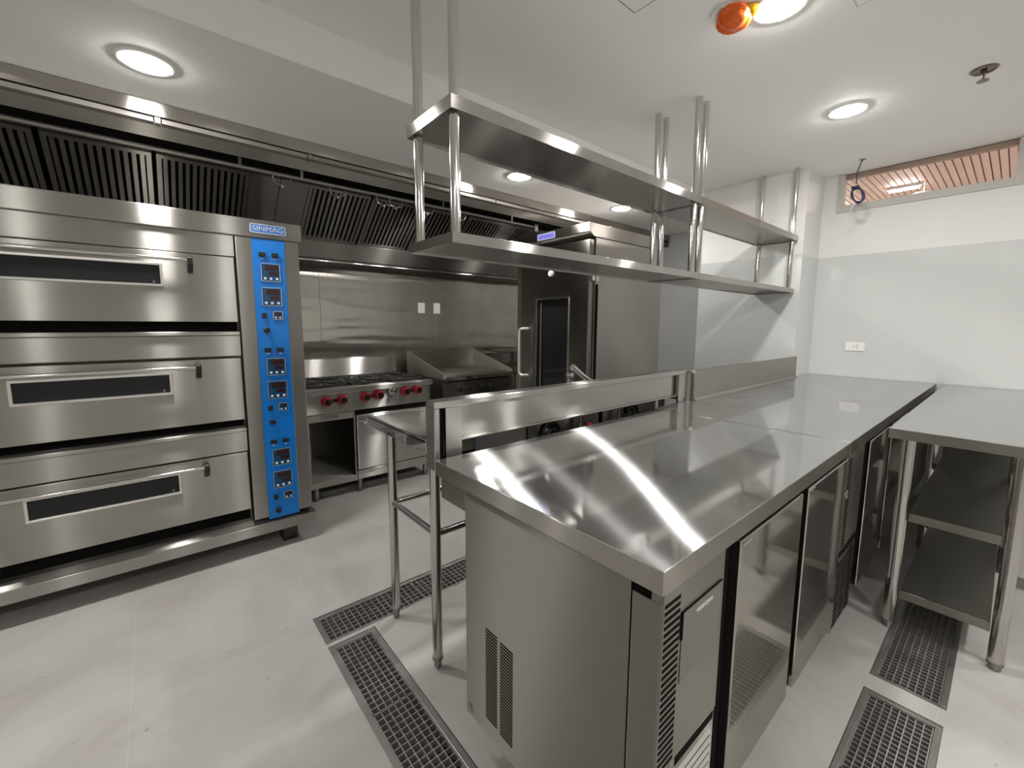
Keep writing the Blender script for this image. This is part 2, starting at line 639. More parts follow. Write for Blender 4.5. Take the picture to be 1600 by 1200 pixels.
def tube_lamp(x, y0, y1, label, power):
    t = thing('tube_light', label, 'ceiling light', (x, (y0 + y1) / 2, 2.74), 'tube lights in the room beyond the window')
    MB().box(x - 0.018, x + 0.018, y0, y1, 2.712, 2.741, 0.003).build('lamp_body', WHITE, t)
    MB().cyl((x, y0 + 0.02, 2.698), (x, y1 - 0.02, 2.698), 0.011).build('tube', plain('tube_glow', (1, 1, 1), 0.5, emit=(1, 0.93, 0.86), estr=power), t)
    return t


tube_lamp(6.20, 0.78, 1.06, 'short white tube light on the pink planks seen through the window', 40)
tube_lamp(6.9, 1.6, 2.8, 'added long tube light, unseen left of the window, brightening the planked ceiling', 380)  # added out of view to light the planks evenly
tube_lamp(6.2, -2.2, -1.0, 'added long tube light, unseen right of the window, brightening the planked ceiling', 380)  # second unseen lamp, added to spread light over the planks


# ------------------------------------------------------------------ lamps of the room
def downlight_proto():
    t = thing('downlight', '', 'ceiling light', (0, 0, 0), 'round recessed ceiling downlights')
    b = MB()
    b.lathe([(0.073, -0.0015), (0.076, -0.007), (0.088, -0.006), (0.094, -0.0006), (0.094, -0.0001), (0.073, -0.0001)], (0, 0, 0), seg=40)
    b.build('trim_ring', TRIMW, t)
    MB().lathe([(0.0, -0.017), (0.03, -0.0162), (0.055, -0.0135), (0.068, -0.0095), (0.0725, -0.005), (0.0725, -0.0010), (0.0, -0.0010)], (0, 0, 0), seg=40).build('lens', EMIT, t)
    return t


proto = downlight_proto()
LIGHTS = [
    (0.053, 2.325, ZS, 'round downlight in the lower ceiling above the deck oven'),
    (2.024, 2.331, ZS, 'round downlight in the lower ceiling seen under the upper overhead shelf'),
    (3.235, 2.355, ZS, 'round downlight half hidden by the upper overhead shelf, above the tall cabinet'),
    (3.043, 0.724, ZC, 'round downlight in the high ceiling near the clerestory window'),
    (1.885, 0.690, ZC, 'round downlight beside the orange bagged detector'),
    (-1.05, 2.325, ZS, 'round downlight over the left end of the cooking line'),
    (3.043, -0.95, ZC, 'round downlight over the far right of the room'),
    (1.885, -0.95, ZC, 'round downlight over the right aisle'),
    (0.735, -0.95, ZC, 'added round downlight, unseen behind the viewer, brightening floor and ceiling'),  # added out of view to lift the floor, ceiling and its step
    (-0.9, -0.95, ZC, 'round downlight in the rear corner behind the viewer'),
]
for i, (x, y, z, lab) in enumerate(LIGHTS):
    o = proto if i == 0 else dup_tree(proto, (0, 0, 0))
    o.location = (x, y, z)
    o['label'] = lab

# ================================================================== DECK OVEN
ov = thing('deck_oven', 'large three-deck stainless steel baking oven with a blue control strip', 'oven', (-0.1, 3.1, 0.0))
b = MB()
b.box(-0.80, 0.636, 2.66, 3.42, 0.172, 1.695, 0.004)
b.build('body', ST_OVEN, ov)
b = MB()
b.box(-0.83, 0.656, 2.574, 3.43, 1.697, 1.790, 0.004)
b.build('top_band', ST_OVEN, ov)
b = MB()
b.box(-0.80, 0.340, 2.588, 2.662, 1.592, 1.697, 0.002)
b.build('header_panel', ST_OVEN, ov)
b = MB()
b.box(-0.83, 0.652, 2.560, 3.43, 0.106, 0.166, 0.004)
b.prism([(2.566, 0.166), (2.600, 0.186), (2.66, 0.190), (2.66, 0.166)], 'x', -0.80, 0.342)
b.build('base_sill', ST_OVEN, ov)
for x0 in (-0.74, 0.49):
    for y0 in (2.632, 3.28):
        MB().box(x0, x0 + 0.075, y0, y0 + 0.12, 0.0, 0.106, 0.003).build('foot', BLACK, ov)
for c0, c1 in ((0.345, 0.415), (0.569, 0.638), (-0.80, -0.752)):
    MB().box(c0, c1, 2.578, 2.659, 0.191, 1.695, 0.002).build('side_column', ST_OVEN, ov)
cp = MB().box(0.4155, 0.5685, 2.5795, 2.588, 0.176, 1.694).build('control_panel', BLUE, ov)
# deck doors
for z0, z1 in ((1.264, 1.587), (0.757, 1.080), (0.264, 0.580)):
    b = MB()
    wz0, wz1 = z0 + 0.172, z0 + 0.258
    # door leaf with a window opening
    xa, xb, wa, wb = -0.745, 0.334, -0.455, 0.041
    b.ring('y', 2.576, 2.636, xa, xb, z0, z1, wa, wb, wz0, wz1, 0.0025)
    d = b.build('door', ST_OVEN, ov)
    b = MB()
    fr = 0.010
    for q in ((wa - fr, wb + fr, wz1 - 0.001, wz1 + fr), (wa - fr, wb + fr, wz0 - fr, wz0 + 0.001), (wa - fr, wa + 0.001, wz0, wz1), (wb - 0.001, wb + fr, wz0, wz1)):
        b.box(q[0], q[1], 2.568, 2.580, q[2], q[3], 0.002)
    b.build('window_frame', FRAME_ST, d)
    MB().box(wa + 0.001, wb - 0.001, 2.582, 2.588, wz0 + 0.001, wz1 - 0.001).build('window_glass', GLASS_DK, d)
    hz = z1 - 0.036
    MB().cyl((-0.566, 2.535, hz), (0.146, 2.535, hz), 0.0085).build('handle_bar', CHROME, d)
    for hx in (-0.572, 0.153):
        b = MB()
        b.prism([(2.576, hz - 0.058), (2.556, hz - 0.052), (2.523, hz - 0.020), (2.521, hz + 0.010), (2.530, hz + 0.017), (2.576, hz + 0.017)], 'x', hx - 0.011, hx + 0.011, 0.003)
        b.build('handle_bracket', BLACK, d)
    MB().box(0.013, 0.021, 2.5800, 2.5822, wz0 + 0.006, wz0 + 0.014).build('glass_clip', GREY_PANEL, d)
# landing ledges between the decks
for z0, z1 in ((1.092, 1.216), (0.588, 0.713)):
    b = MB()
    b.box(-0.748, 0.337, 2.572, 2.662, z0, z1 - 0.020, 0.002)
    b.box(-0.748, 0.337, 2.562, 2.662, z1 - 0.019, z1, 0.003)
    b.build('landing_ledge', ST_OVEN, ov)
for z0, z1 in ((1.216, 1.264), (0.713, 0.757), (0.191, 0.264)):
    MB().box(-0.745, 0.336, 2.638, 2.6595, z0, z1).build('door_gap', VOID, ov)
# logo
lg = MB().box(0.412, 0.577, 2.571, 2.5745, 1.722, 1.766, 0.001).build('logo_plate', BLUE_LOGO, ov)
b = MB()
for q in ((0.412, 0.577, 1.763, 1.767), (0.412, 0.577, 1.721, 1.7245), (0.412, 0.4155, 1.721, 1.767), (0.5735, 0.577, 1.721, 1.767)):
    b.box(q[0], q[1], 2.5695, 2.5720, q[2], q[3])
b.build('plate_rim', LOGO_EDGE, lg)
text_mesh('lettering', 'SINMAG', 0.036, (0.4945, 2.5705, 1.744), FACE_Y, LOGO_EDGE, lg, 0.0012, 0.140)


def display(x0, x1, z0, z1, big):
    y = 2.5775
    d = MB().box(x0, x1, y - 0.004, 2.5796, z0, z1, 0.001).build('temperature_display' if big else 'timer_display', BLUE_DK, cp)
    b = MB()
    t = 0.0028
    for q in ((x0, x1, z1 - t, z1), (x0, x1, z0, z0 + t), (x0, x0 + t, z0, z1), (x1 - t, x1, z0, z1)):
        b.box(q[0], q[1], y - 0.0052, y - 0.003, q[2], q[3])
    b.build('display_rim', LOGO_EDGE, cp)
    w, h = x1 - x0, z1 - z0
    if big:
        b = MB()
        b.box(x0 + 0.22 * w, x1 - 0.10 * w, y - 0.0055, y - 0.003, z0 + 0.62 * h, z0 + 0.90 * h)
        b.box(x0 + 0.42 * w, x1 - 0.12 * w, y - 0.0055, y - 0.003, z0 + 0.34 * h, z0 + 0.55 * h)
        b.build('digit_window', DIGIT, cp)
        for fx in (0.20, 0.50, 0.82):
            b = MB()
            b.lathe([(0.0, -0.0065), (0.0062, -0.006), (0.0068, -0.003)], (x0 + fx * w, y, z0 + 0.16 * h), 'y', 16)
            b.build('button', WHITE, cp)
    else:
        MB().box(x0 + 0.2 * w, x1 - 0.2 * w, y - 0.0055, y - 0.003, z0 + 0.52 * h, z0 + 0.85 * h).build('digit_window', DIGIT, cp)
        for fx in (0.28, 0.72):
            MB().lathe([(0.0, -0.0062), (0.0042, -0.006), (0.0046, -0.003)], (x0 + fx * w, y, z0 + 0.26 * h), 'y', 12).build('button', WHITE, cp)


for zz in (0.0, -0.499, -1.003):
    for sx in (0.460, 0.520):
        MB().box(sx - 0.0155, sx + 0.0155, 2.568, 2.5796, zz + 1.605, zz + 1.626, 0.002).build('rocker_switch', BLACK, cp)
        MB().box(sx - 0.006, sx + 0.006, 2.5785, 2.5796, zz + 1.593, zz + 1.597).build('switch_mark', WHITE_MARK, cp)
    display(0.450, 0.540, zz + 1.478, zz + 1.571, True)
    display(0.447, 0.541, zz + 1.350, zz + 1.446, True)
    MB().box(0.443, 0.465, 2.570, 2.5796, zz + 1.286, zz + 1.313, 0.002).build('push_switch', BLACK, cp)
    display(0.494, 0.541, zz + 1.278, zz + 1.323, False)
    b = MB()
    b.lathe([(0.0, -0.026), (0.010, -0.025), (0.012, -0.018), (0.0125, -0.006), (0.016, -0.003), (0.016, 0.002)], (0.462, 2.5776, zz + 1.222), 'y', 20)
    b.box(0.4595, 0.4645, 2.548, 2.560, zz + 1.211, zz + 1.233, 0.001)
    b.build('buzzer_knob', BLACK, cp)

# ================================================================== GAS RANGE
gr = thing('gas_range', 'stainless gas range with red knobs beside the deck oven', 'stove', (1.23, 3.4, 0.0))
XL, XR, YF, YB = 0.752, 1.706, 3.075, 3.752
b = MB()
b.box(XL, XR, YF + 0.02, YB, 0.585, 0.772, 0.003)
b.box(XL, XL + 0.02, YF + 0.015, YB, 0.095, 0.585)
b.box(1.075, 1.088, YF + 0.005, YB, 0.095, 0.585)
b.box(XR - 0.03, XR, YF + 0.015, YB, 0.095, 0.585)
b.box(XL, XR, YB - 0.02, YB, 0.095, 0.585)
b.box(XL, 1.088, YF + 0.004, YB, 0.095, 0.138, 0.002)
b.box(XL, 1.080, YF + 0.010, YF + 0.03, 0.572, 0.622, 0.002)
b.build('body', ST_BODY, gr)
MB().box(XL + 0.005, XR, YF, YF + 0.03, 0.628, 0.764, 0.003).build('knob_panel', ST, gr)
MB().box(XL - 0.002, XR + 0.012, YF - 0.022, YF + 0.06, 0.766, 0.806, 0.005).build('front_rail', ST, gr)
b = MB()
b.box(XL, XR, YF + 0.06, YB, 0.772, 0.790)
b.build('burner_tray', CASTIRON, gr)
MB().prism([(YB - 0.075, 0.79), (YB - 0.055, 0.962), (YB - 0.045, 0.970), (YB, 0.970), (YB, 0.79)], 'x', XL, XR - 0.012, 0.002).build('backsplash', ST, gr)
MB().box(1.092, 1.672, YF - 0.012, YF + 0.03, 0.176, 0.590, 0.005).build('oven_door', ST, gr)
b = MB()
b.cyl((1.13, YF - 0.045, 0.535), (1.63, YF - 0.045, 0.535), 0.010)
for hx in (1.16, 1.60):
    b.cyl((hx, YF - 0.045, 0.535), (hx, YF - 0.010, 0.535), 0.007)
b.build('door_handle', CHROME, gr)
MB().box(1.092, XR - 0.012, YF + 0.004, YF + 0.05, 0.098, 0.166, 0.003).build('kick_panel', ST, gr)
MB().box(1.094, XR - 0.03, YF + 0.012, YF + 0.05, 0.590, 0.626).build('door_gap', VOID, gr)
for lx in (0.800, 1.112, 1.664):
    for ly in (3.105, 3.70):
        MB().lathe([(0.016, 0.0), (0.018, 0.004), (0.018, 0.022), (0.021, 0.026), (0.021, 0.095), (0.0, 0.095)], (lx, ly, 0), 'z', 18).build('leg', ST_BODY, gr)
for kx, kz in ((0.888, 0.714), (0.998, 0.718), (1.165, 0.722), (1.268, 0.725), (1.483, 0.731), (1.589, 0.735)):
    k = MB().lathe([(0.038, 0.0), (0.038, -0.012), (0.033, -0.020), (0.029, -0.038), (0.022, -0.042), (0.0, -0.042)], (kx, YF, kz), 'y', 28).build('burner_knob', RED, gr)
    b = MB()
    b.lathe([(0.023, -0.040), (0.022, -0.046), (0.0, -0.047)], (kx, YF, kz), 'y', 20)
    b.box(kx - 0.004, kx + 0.004, YF - 0.056, YF - 0.044, kz - 0.017, kz + 0.017, 0.002)
    b.build('knob_cap', BLACK, k)
for ka, kb, kz in ((0.915, 0.972, 0.717), (1.192, 1.241, 0.724), (1.510, 1.562, 0.733)):
    MB().box(ka, kb, YF - 0.010, YF + 0.001, kz - 0.012, kz + 0.012, 0.002).build('knob_link', BLACK, gr)
MB().lathe([(0.034, 0.0), (0.034, -0.010), (0.028, -0.014), (0.026, -0.006), (0.017, -0.008), (0.016, -0.034), (0.0, -0.038)], (1.377, YF - 0.003, 0.746), 'y', 24).build('oven_thermostat', CHROME, gr)
MB().lathe([(0.040, 0.001), (0.040, -0.004), (0.030, -0.005), (0.0, -0.005)], (1.377, YF, 0.746), 'y', 24).build('thermostat_ring', BLACK, gr)
text_mesh('brand_lettering', 'COOKER', 0.034, (0.905, YF + 0.0095, 0.598), FACE_Y, CASTIRON, gr, 0.001, 0.115)
# cast-iron grates
for gx0 in (0.772, 1.084, 1.392):
    b = MB()
    w, y0, y1, z0, z1 = 0.296, YF + 0.075, YB - 0.095, 0.806, 0.822
    for xx in (gx0, gx0 + w - 0.014):
        b.box(xx, xx + 0.014, y0, y1, z0, z1, 0.003)
    for yy in (y0, (y0 + y1) / 2 - 0.007, y1 - 0.014):
        b.box(gx0, gx0 + w, yy, yy + 0.014, z0, z1, 0.003)
    for cy in (y0 + (y1 - y0) * 0.25, y0 + (y1 - y0) * 0.75):
        cx = gx0 + w / 2
        for a in range(8):
            an = a * math.pi / 4
            ca, sa = math.cos(an), math.sin(an)
            b.tube([(cx + ca * 0.035, cy + sa * 0.035, z1 + 0.004), (cx + ca * 0.118, cy + sa * 0.118, z1 - 0.002)], 0.006, 6)
    for fx in (gx0 + 0.007, gx0 + w - 0.007):
        for fy in (y0 + 0.007, y1 - 0.007):
            b.box(fx - 0.006, fx + 0.006, fy - 0.006, fy + 0.006, 0.790, z0)
    b.build('pan_grate', CASTIRON, gr)
    for cy in (YF + 0.205, YF + 0.455):
        MB().lathe([(0.050, 0.0), (0.050, 0.008), (0.034, 0.014), (0.034, 0.020), (0.0, 0.022)], (gx0 + w / 2, cy, 0.789), 'z', 20).build('burner_head', CASTIRON, gr)

# ================================================================== GRIDDLE
GRID = steel('griddle_steel', (0.55, 0.53, 0.49), across=0.5, along=0.1, sharp=0.4, mix=0.4)
gd = thing('griddle', 'dull steel flat-top griddle with sloped side guards right of the range', 'griddle', (2.2, 3.4, 0.0))
GX0, GX1 = 1.842, 2.606
b = MB()
b.box(GX0, GX1, YF + 0.02, YB, 0.13, 0.79, 0.003)
b.build('body', ST_DARK, gd)
MB().box(GX0 + 0.02, GX1 - 0.02, YF + 0.07, YB - 0.03, 0.79, 0.816, 0.002).build('griddle_plate', GRID, gd)
MB().box(GX0 + 0.004, GX1 - 0.004, YF - 0.012, YF + 0.07, 0.776, 0.812, 0.006).build('front_nose', ST, gd)
MB().box(GX0 + 0.004, GX1 - 0.004, YF, YF + 0.03, 0.60, 0.764, 0.003).build('knob_panel', ST_DARK, gd)
for xx in (GX0 - 0.004, GX1 - 0.008):
    MB().prism([(YF + 0.005, 0.79), (YF + 0.005, 0.830), (YF + 0.03, 0.842), (YB - 0.02, 1.000), (YB, 1.004), (YB, 0.79)], 'x', xx, xx + 0.012, 0.001).build('side_guard', GRID, gd)
MB().box(GX0, GX1, YB - 0.02, YB, 0.79, 1.002, 0.002).build('backsplash', GRID, gd)
for kx in (1.985, 2.085, 2.245, 2.345, 2.50):
    b = MB()
    b.lathe([(0.025, 0.0), (0.025, -0.010), (0.019, -0.014), (0.018, -0.034), (0.0, -0.036)], (kx, YF, 0.700), 'y', 20)
    b.box(kx - 0.005, kx + 0.005, YF - 0.046, YF - 0.03, 0.680, 0.720, 0.002)
    b.build('burner_knob', BLACK, gd)
MB().box(GX0 + 0.05, GX1 - 0.05, YF + 0.006, YF + 0.03, 0.765, 0.776).build('grease_slot', VOID, gd)
for lx in (GX0 + 0.05, GX1 - 0.05):
    for ly in (3.14, 3.70):
        MB().lathe([(0.016, 0.0), (0.020, 0.01), (0.022, 0.13), (0.0, 0.13)], (lx, ly, 0), 'z', 16).build('leg', ST_DARK, gd)

# low work table past the griddle
wt = thing('work_table', 'dark low steel table with a shelf riser past the griddle, behind the tall cabinet', 'table', (3.0, 3.45, 0.0))
MB().box(2.66, 3.36, 3.10, 3.80, 0.770, 0.805, 0.003).build('tabletop', ST_DARK, wt)
MB().box(2.66, 3.36, 3.78, 3.80, 0.806, 0.93, 0.002).build('backsplash', ST_DARK, wt)
MB().box(2.86, 3.36, 3.58, 3.78, 0.955, 0.985, 0.002).build('riser_shelf', ST_DARK, wt)
for px in (2.90, 3.32):
    MB().box(px - 0.012, px + 0.012, 3.61, 3.635, 0.806, 0.955).build('riser_post', ST_DARK, wt)
for lx in (2.70, 3.32):
    for ly in (3.14, 3.76):
        MB().cyl((lx, ly, 0), (lx, ly, 0.77), 0.02).build('leg', TUBE, wt)
MB().box(2.69, 3.33, 3.12, 3.78, 0.20, 0.222, 0.002).build('undershelf', ST_DARK, wt)

# ================================================================== EXHAUST HOOD
HX0, HX1 = -1.50, 4.638
hd = thing('exhaust_hood', 'long stainless exhaust hood with baffle filters along the left wall', 'extractor hood', (1.5, 3.3, 1.74))
b = MB()
b.box(HX0, HX1, 2.690, 2.702, 2.220, ZS - 0.002, 0.001)
b.build('fascia', ST_HOOD, hd)
b = MB()
b.box(HX0, HX1, 2.702, YW - 0.003, 2.262, ZS - 0.002)
b.prism([(2.93, 2.212), (2.94, 2.198), (3.06, 2.252), (3.06, 2.262), (2.93, 2.262)], 'x', HX0, HX1)
b.box(HX0, HX0 + 0.004, 2.702, YW - 0.003, 1.742, 2.262)
b.box(HX1 - 0.004, HX1, 2.702, YW - 0.003, 2.16, 2.262)
b.build('canopy_shell', ST_HOOD, hd)
MB().box(HX0, HX1, 2.746, 2.94, 2.198, 2.212, 0.001).build('lining_panel', LINING, hd)
b = MB()
# plenum behind the filters and grease trough along the wall
b.prism([(3.150, 2.195), (3.142, 2.200), (3.08, 2.205), (3.08, 2.262), (3.84, 2.262), (3.84, 1.92), (3.56, 1.92)], 'x', HX0 + 0.004, HX1 - 0.004)
b.build('plenum', VOID, hd)
b = MB()
b.prism([(3.53, 1.742), (3.500, 1.760), (3.445, 1.872), (3.46, 1.892), (3.56, 1.892), (3.56, 1.915), (YW - 0.004, 1.915), (YW - 0.004, 1.742)], 'x', HX0 + 0.004, HX1 - 0.004, 0.001)
b.build('grease_trough', ST_FILTER, hd)
MB().box(HX0 + 0.004, HX1 - 0.004, 3.522, 3.529, 1.736, 1.760, 0.002).build('trough_lip', ST, hd)
# lamp covers behind the fascia edge
x = HX0 + 0.02
edges = [-1.24, -0.585, 0.085, 0.755, 1.425, 2.095, 2.765, 3.435, 4.105]
for e0, e1 in zip(edges, edges[1:]):
    MB().box(e0 + 0.014, e1 - 0.014, 2.695, 2.740, 2.192, 2.214, 0.002).build('lamp_cover', HOODLENS, hd)
for e in edges[1:-1]:
    MB().box(e - 0.012, e + 0.012, 2.692, 2.745, 2.190, 2.216, 0.002).build('cover_clip', ST_DARK, hd)
# baffle filters on the slope
P0 = Vector((0, 3.085, 2.168))
P1 = Vector((0, 3.455, 1.886))
dv = (P1 - P0)
ln = dv.length
dv.normalize()
nv = Vector((0, -dv.z, dv.y))
if nv.y > 0:
    nv = -nv


def slope_box(b, x0, x1, s0, s1, n0, n1):
    vs = []
    for xx in (x0, x1):
        for s in (s0, s1):
            for n in (n0, n1):
                p = P0 + dv * s + nv * n
                vs.append(b.bm.verts.new((xx, p.y, p.z)))
    for q in ((0, 1, 3, 2), (4, 6, 7, 5), (0, 4, 5, 1), (2, 3, 7, 6), (0, 2, 6, 4), (1, 5, 7, 3)):
        b.bm.faces.new([vs[i] for i in q])


for f0, f1 in ((-1.36, -0.86), (-0.82, -0.375), (-0.352, 0.058), (0.078, 0.515), (0.855, 1.268), (1.283, 1.690), (1.705, 2.100), (2.115, 2.500), (2.62, 3.02), (3.04, 3.44), (3.46, 3.86), (3.88, 4.28)):
    b = MB()
    slope_box(b, f0, f0 + 0.022, 0, ln, -0.02, 0.008)
    slope_box(b, f1 - 0.022, f1, 0, ln, -0.02, 0.008)
    slope_box(b, f0 + 0.022, f1 - 0.022, 0, 0.022, -0.02, 0.008)
    slope_box(b, f0 + 0.022, f1 - 0.022, ln - 0.022, ln, -0.02, 0.008)
    n = int(round((f1 - f0 - 0.044) / 0.0335))
    pit = (f1 - f0 - 0.044) / n
    for i in range(n):
        xx = f0 + 0.022 + pit * i + pit * 0.22
        slope_box(b, xx, xx + pit * 0.56, 0.022, ln - 0.022, -0.016, 0.004)
    b.build('baffle_filter', ST_FILTER, hd)
for f0, f1 in ((0.518, 0.682), (0.686, 0.852), (2.503, 2.617), (4.283, 4.63)):
    b = MB()
    slope_box(b, f0, f1, 0, ln, -0.02, 0.006)
    b.build('blank_panel', ST_FILTER, hd)
for px in (1.005, 1.22, 1.43, 1.65):
    MB().lathe([(0.012, 0.0), (0.012, -0.004), (0.0, -0.006)], (px, 3.60, 1.742), 'z', 16).build('drain_plug', CHROME, hd)

# fire-suppression pipe slung under the hood
sp = hd
MB().tube([(-1.3, 2.99, 2.165), (0.55, 2.99, 2.160), (2.78, 2.99, 2.160)], 0.0125, 14).build('pipe_run', PIPE, sp)
for i, nx in enumerate((0.62, 0.95, 1.27, 1.36, 1.62, 1.92)):
    b = MB()
    b.tube([(nx, 2.99, 2.16), (nx, 2.995, 2.13), (nx + 0.012, 3.0, 2.107), (nx + 0.05, 3.0, 2.100), (nx + 0.088, 3.0, 2.107), (nx + 0.10, 2.995, 2.13), (nx + 0.10, 2.99, 2.16)], 0.0045, 8)
    b.lathe([(0.0, -0.016), (0.009, -0.014), (0.009, 0.0), (0.005, 0.006), (0.0, 0.008)], (nx + 0.05, 3.0, 2.100), 'z', 12)
    b.build('drop_nozzle', ST_DARK, sp)
MB().lathe([(0.022, 0.0), (0.026, 0.012), (0.026, 0.062), (0.018, 0.072), (0.0, 0.072)], (2.80, 2.99, 2.118), 'z', 18).build('end_cap', TUBE, sp)
for sx in (-0.9, 0.45, 0.78, 1.8, 2.5):
    MB().box(sx - 0.008, sx + 0.008, 2.978, 3.002, 2.16, 2.262).build('hanger', ST_DARK, sp)

# ================================================================== PROOFER
pr = thing('proofing_cabinet', 'tall stainless proofing cabinet with a glazed door and white handle', 'proofer', (2.8, 2.35, 0.0))
PX, PY0, PY1 = 2.33, 1.932, 2.760
b = MB()
b.box(PX + 0.052, 3.235, PY0, PY1, 0.06, 1.858, 0.003)
b.build('body', ST_PROOF, pr)
b = MB()
b.prism([(PX + 0.03, 1.862), (PX - 0.02, 1.892), (PX - 0.02, 1.952), (3.235, 1.952), (3.235, 1.862)], 'y', PY0 - 0.002, PY1 + 0.02, 0.003)
b.build('canopy', ST_HOOD, pr)
for fx in (PX + 0.1, 3.16):
    for fy in (PY0 + 0.07, PY1 - 0.07):
        MB().lathe([(0.03, 0.0), (0.03, 0.02), (0.02, 0.03), (0.02, 0.062), (0.0, 0.062)], (fx, fy, 0), 'z', 18).build('foot', BLACK, pr)
dz0, dz1 = 0.10, 1.842
wy0, wy1, wz0, wz1 = 2.128, 2.470, 0.36, 1.452
da, db = 1.944, 2.652
b = MB()
b.ring('x', PX, PX + 0.046, da, db, dz0, dz1, wy0, wy1, wz0, wz1, 0.003)
door = b.build('door', ST_DARK, pr)
b = MB()
for q in ((wy0 - 0.008, wy1 + 0.012, wz1 - 0.004, wz1 + 0.008), (wy0 - 0.008, wy1 + 0.012, wz0 - 0.008, wz0 + 0.004), (wy0 - 0.008, wy0 + 0.006, wz0, wz1), (wy1 - 0.010, wy1 + 0.012, wz0, wz1), (wy1 - 0.060, wy1 - 0.048, wz0, wz1 - 0.03)):
    b.box(PX - 0.006, PX + 0.012, q[0], q[1], q[2], q[3], 0.002)
b.build('window_frame', ST, door)
MB().box(PX + 0.016, PX + 0.022, wy0 + 0.001, wy1 - 0.001, wz0 + 0.001, wz1 - 0.001).build('window_glass', GLASS_DK, door)
b = MB()
hy = 2.608
hp = [(PX, hy - 0.045, 1.226)]
for k in range(6):
    a = R(90 * k / 5)
    hp.append((PX - 0.048 - 0.012 * math.sin(a), hy - 0.030 + 0.03 * math.sin(a), 1.226 - 0.03 * (1 - math.cos(a))))
hp2 = [(p[0], p[1], 1.226 + 0.846 - p[2]) for p in hp][::-1]
b.tube(hp + hp2, 0.0105, 12)
b.build('handle', plain('handle_white_metal', (0.78, 0.77, 0.73), 0.25, 0.5), door)
MB().lathe([(0.022, 0.0), (0.022, -0.012), (0.017, -0.018), (0.0, -0.019)], (PX, 2.312, 1.640), 'x', 22).build('indicator_lamp', WHITE, door)
b = MB()
b.box(PX + 0.046, PX + 0.053, PY0 + 0.012, 2.65, 0.11, 1.84)
b.build('door_gasket', BLACK, pr)
b = MB()
for hz in (1.62, 0.36):
    b.box(PX + 0.012, PX + 0.075, PY0 - 0.012, PY0 + 0.008, hz - 0.06, hz + 0.06, 0.003)
    b.cyl((PX + 0.048, PY0 - 0.016, hz - 0.065), (PX + 0.048, PY0 - 0.016, hz + 0.065), 0.008)
b.build('hinge', CHROME, pr)
MB().box(PX + 0.053, PX + 0.085, PY0 - 0.0015, PY0 + 0.01, 0.11, 1.54).build('side_seam', VOID, pr)
lp = MB().box(PX - 0.0235, PX - 0.020, 2.258, 2.440, 1.896, 1.938, 0.001).build('logo_plate', plain('logo_lilac', (0.10, 0.10, 0.28), 0.3), pr)
b = MB()
for q in ((2.256, 2.442, 1.936, 1.940), (2.256, 2.442, 1.894, 1.8975), (2.256, 2.260, 1.894, 1.940), (2.438, 2.442, 1.894, 1.940)):
    b.box(PX - 0.0245, PX - 0.022, q[0], q[1], q[2], q[3])
b.build('plate_rim', LOGO_EDGE, lp)
text_mesh('lettering', 'SINMAG', 0.034, (PX - 0.0240, 2.349, 1.917), FACE_X, plain('logo_navy', (0.02, 0.025, 0.16), 0.4), lp, 0.0008, 0.150)


# ================================================================== ISLAND: two worktop refrigerators
def louvres(b, axis, u0, u1, pos, z0, z1, pitch, frac=0.5, depth=0.002, lean=0.0):
    """row of dark slots; axis 'y' -> slots run along x on plane y=pos; axis 'x' -> along y on plane x=pos"""
    z = z0
    while z + pitch * frac <= z1:
        if axis == 'y':
            b.box(u0, u1, pos - depth, pos + 0.002, z, z + pitch * frac)
        else:
            b.box(pos - depth, pos + 0.002, u0, u1, z, z + pitch * frac)
        z += pitch


IX0, IXS, IY0, IY1, ZT = 0.622, 1.8535, 0.3425, 1.0956, 0.850


def undershelf_top(parent, x0, x1, y0, y1, name='worktop'):
    b = MB()
    b.box(x0, x1, y0, y1, ZT - 0.003, ZT, 0.0012)
    t = b.build(name, ST_TOP, parent)
    MB().box(x0 + 0.0003, x1 - 0.0003, y0 + 0.0003, y1 - 0.0003, ZT - 0.046, ZT - 0.0032, 0.001).build('apron', APRON, parent)
    return t


def door_set(root, doors, zlo, zhi):
    for d0, d1 in doors:
        d = MB().box(d0, d1, IY0 - 0.004, IY0 + 0.022, zlo, zhi, 0.003).build('door', ST_DOOR, root)
        MB().box(d0 + 0.005, d0 + 0.055, IY0 - 0.0055, IY0 - 0.0035, zhi - 0.012, zhi - 0.006).build('hinge_pin', CHROME, d)


f1 = thing('worktop_refrigerator', 'near stainless worktop refrigerator with slotted end panel and black door gaps', 'refrigerator', (1.2, 0.7, 0.0), 'worktop refrigerators of the island')
undershelf_top(f1, IX0, IXS, IY0, IY1)
b = MB()
b.box(IX0 + 0.016, IXS - 0.004, IY0 + 0.030, 0.940, 0.128, ZT - 0.047, 0.002)
b.build('cabinet_body', ST_BODY, f1)
b = MB()
b.box(IX0 + 0.010, IX0 + 0.0155, 0.410, 0.952, 0.118, ZT - 0.047, 0.0012)
b.build('end_panel', ST_BODY, f1)
b = MB()
louvres(b, 'x', 0.806, 0.856, IX0 + 0.010, 0.172, 0.448, 0.0088, 0.5, 0.0008)
louvres(b, 'x', 0.742, 0.793, IX0 + 0.010, 0.168, 0.438, 0.0088, 0.5, 0.0008)
b.build('end_vent', VOID, f1)
b = MB()
b.lathe([(0.008, 0.0), (0.0075, -0.003), (0.0, -0.004)], (IX0 + 0.010, 0.930, 0.149), 'x', 16)
b.build('panel_screw', CHROME, f1)
b = MB()
b.box(IX0 + 0.006, IX0 + 0.06, IY0 + 0.003, 0.4055, 0.108, ZT - 0.066, 0.003)
b.build('corner_post', ST_BODY, f1)
MB().box(IX0 + 0.014, IX0 + 0.05, IY0 + 0.006, 0.409, 0.108, ZT - 0.047).build('post_seam', VOID, f1)
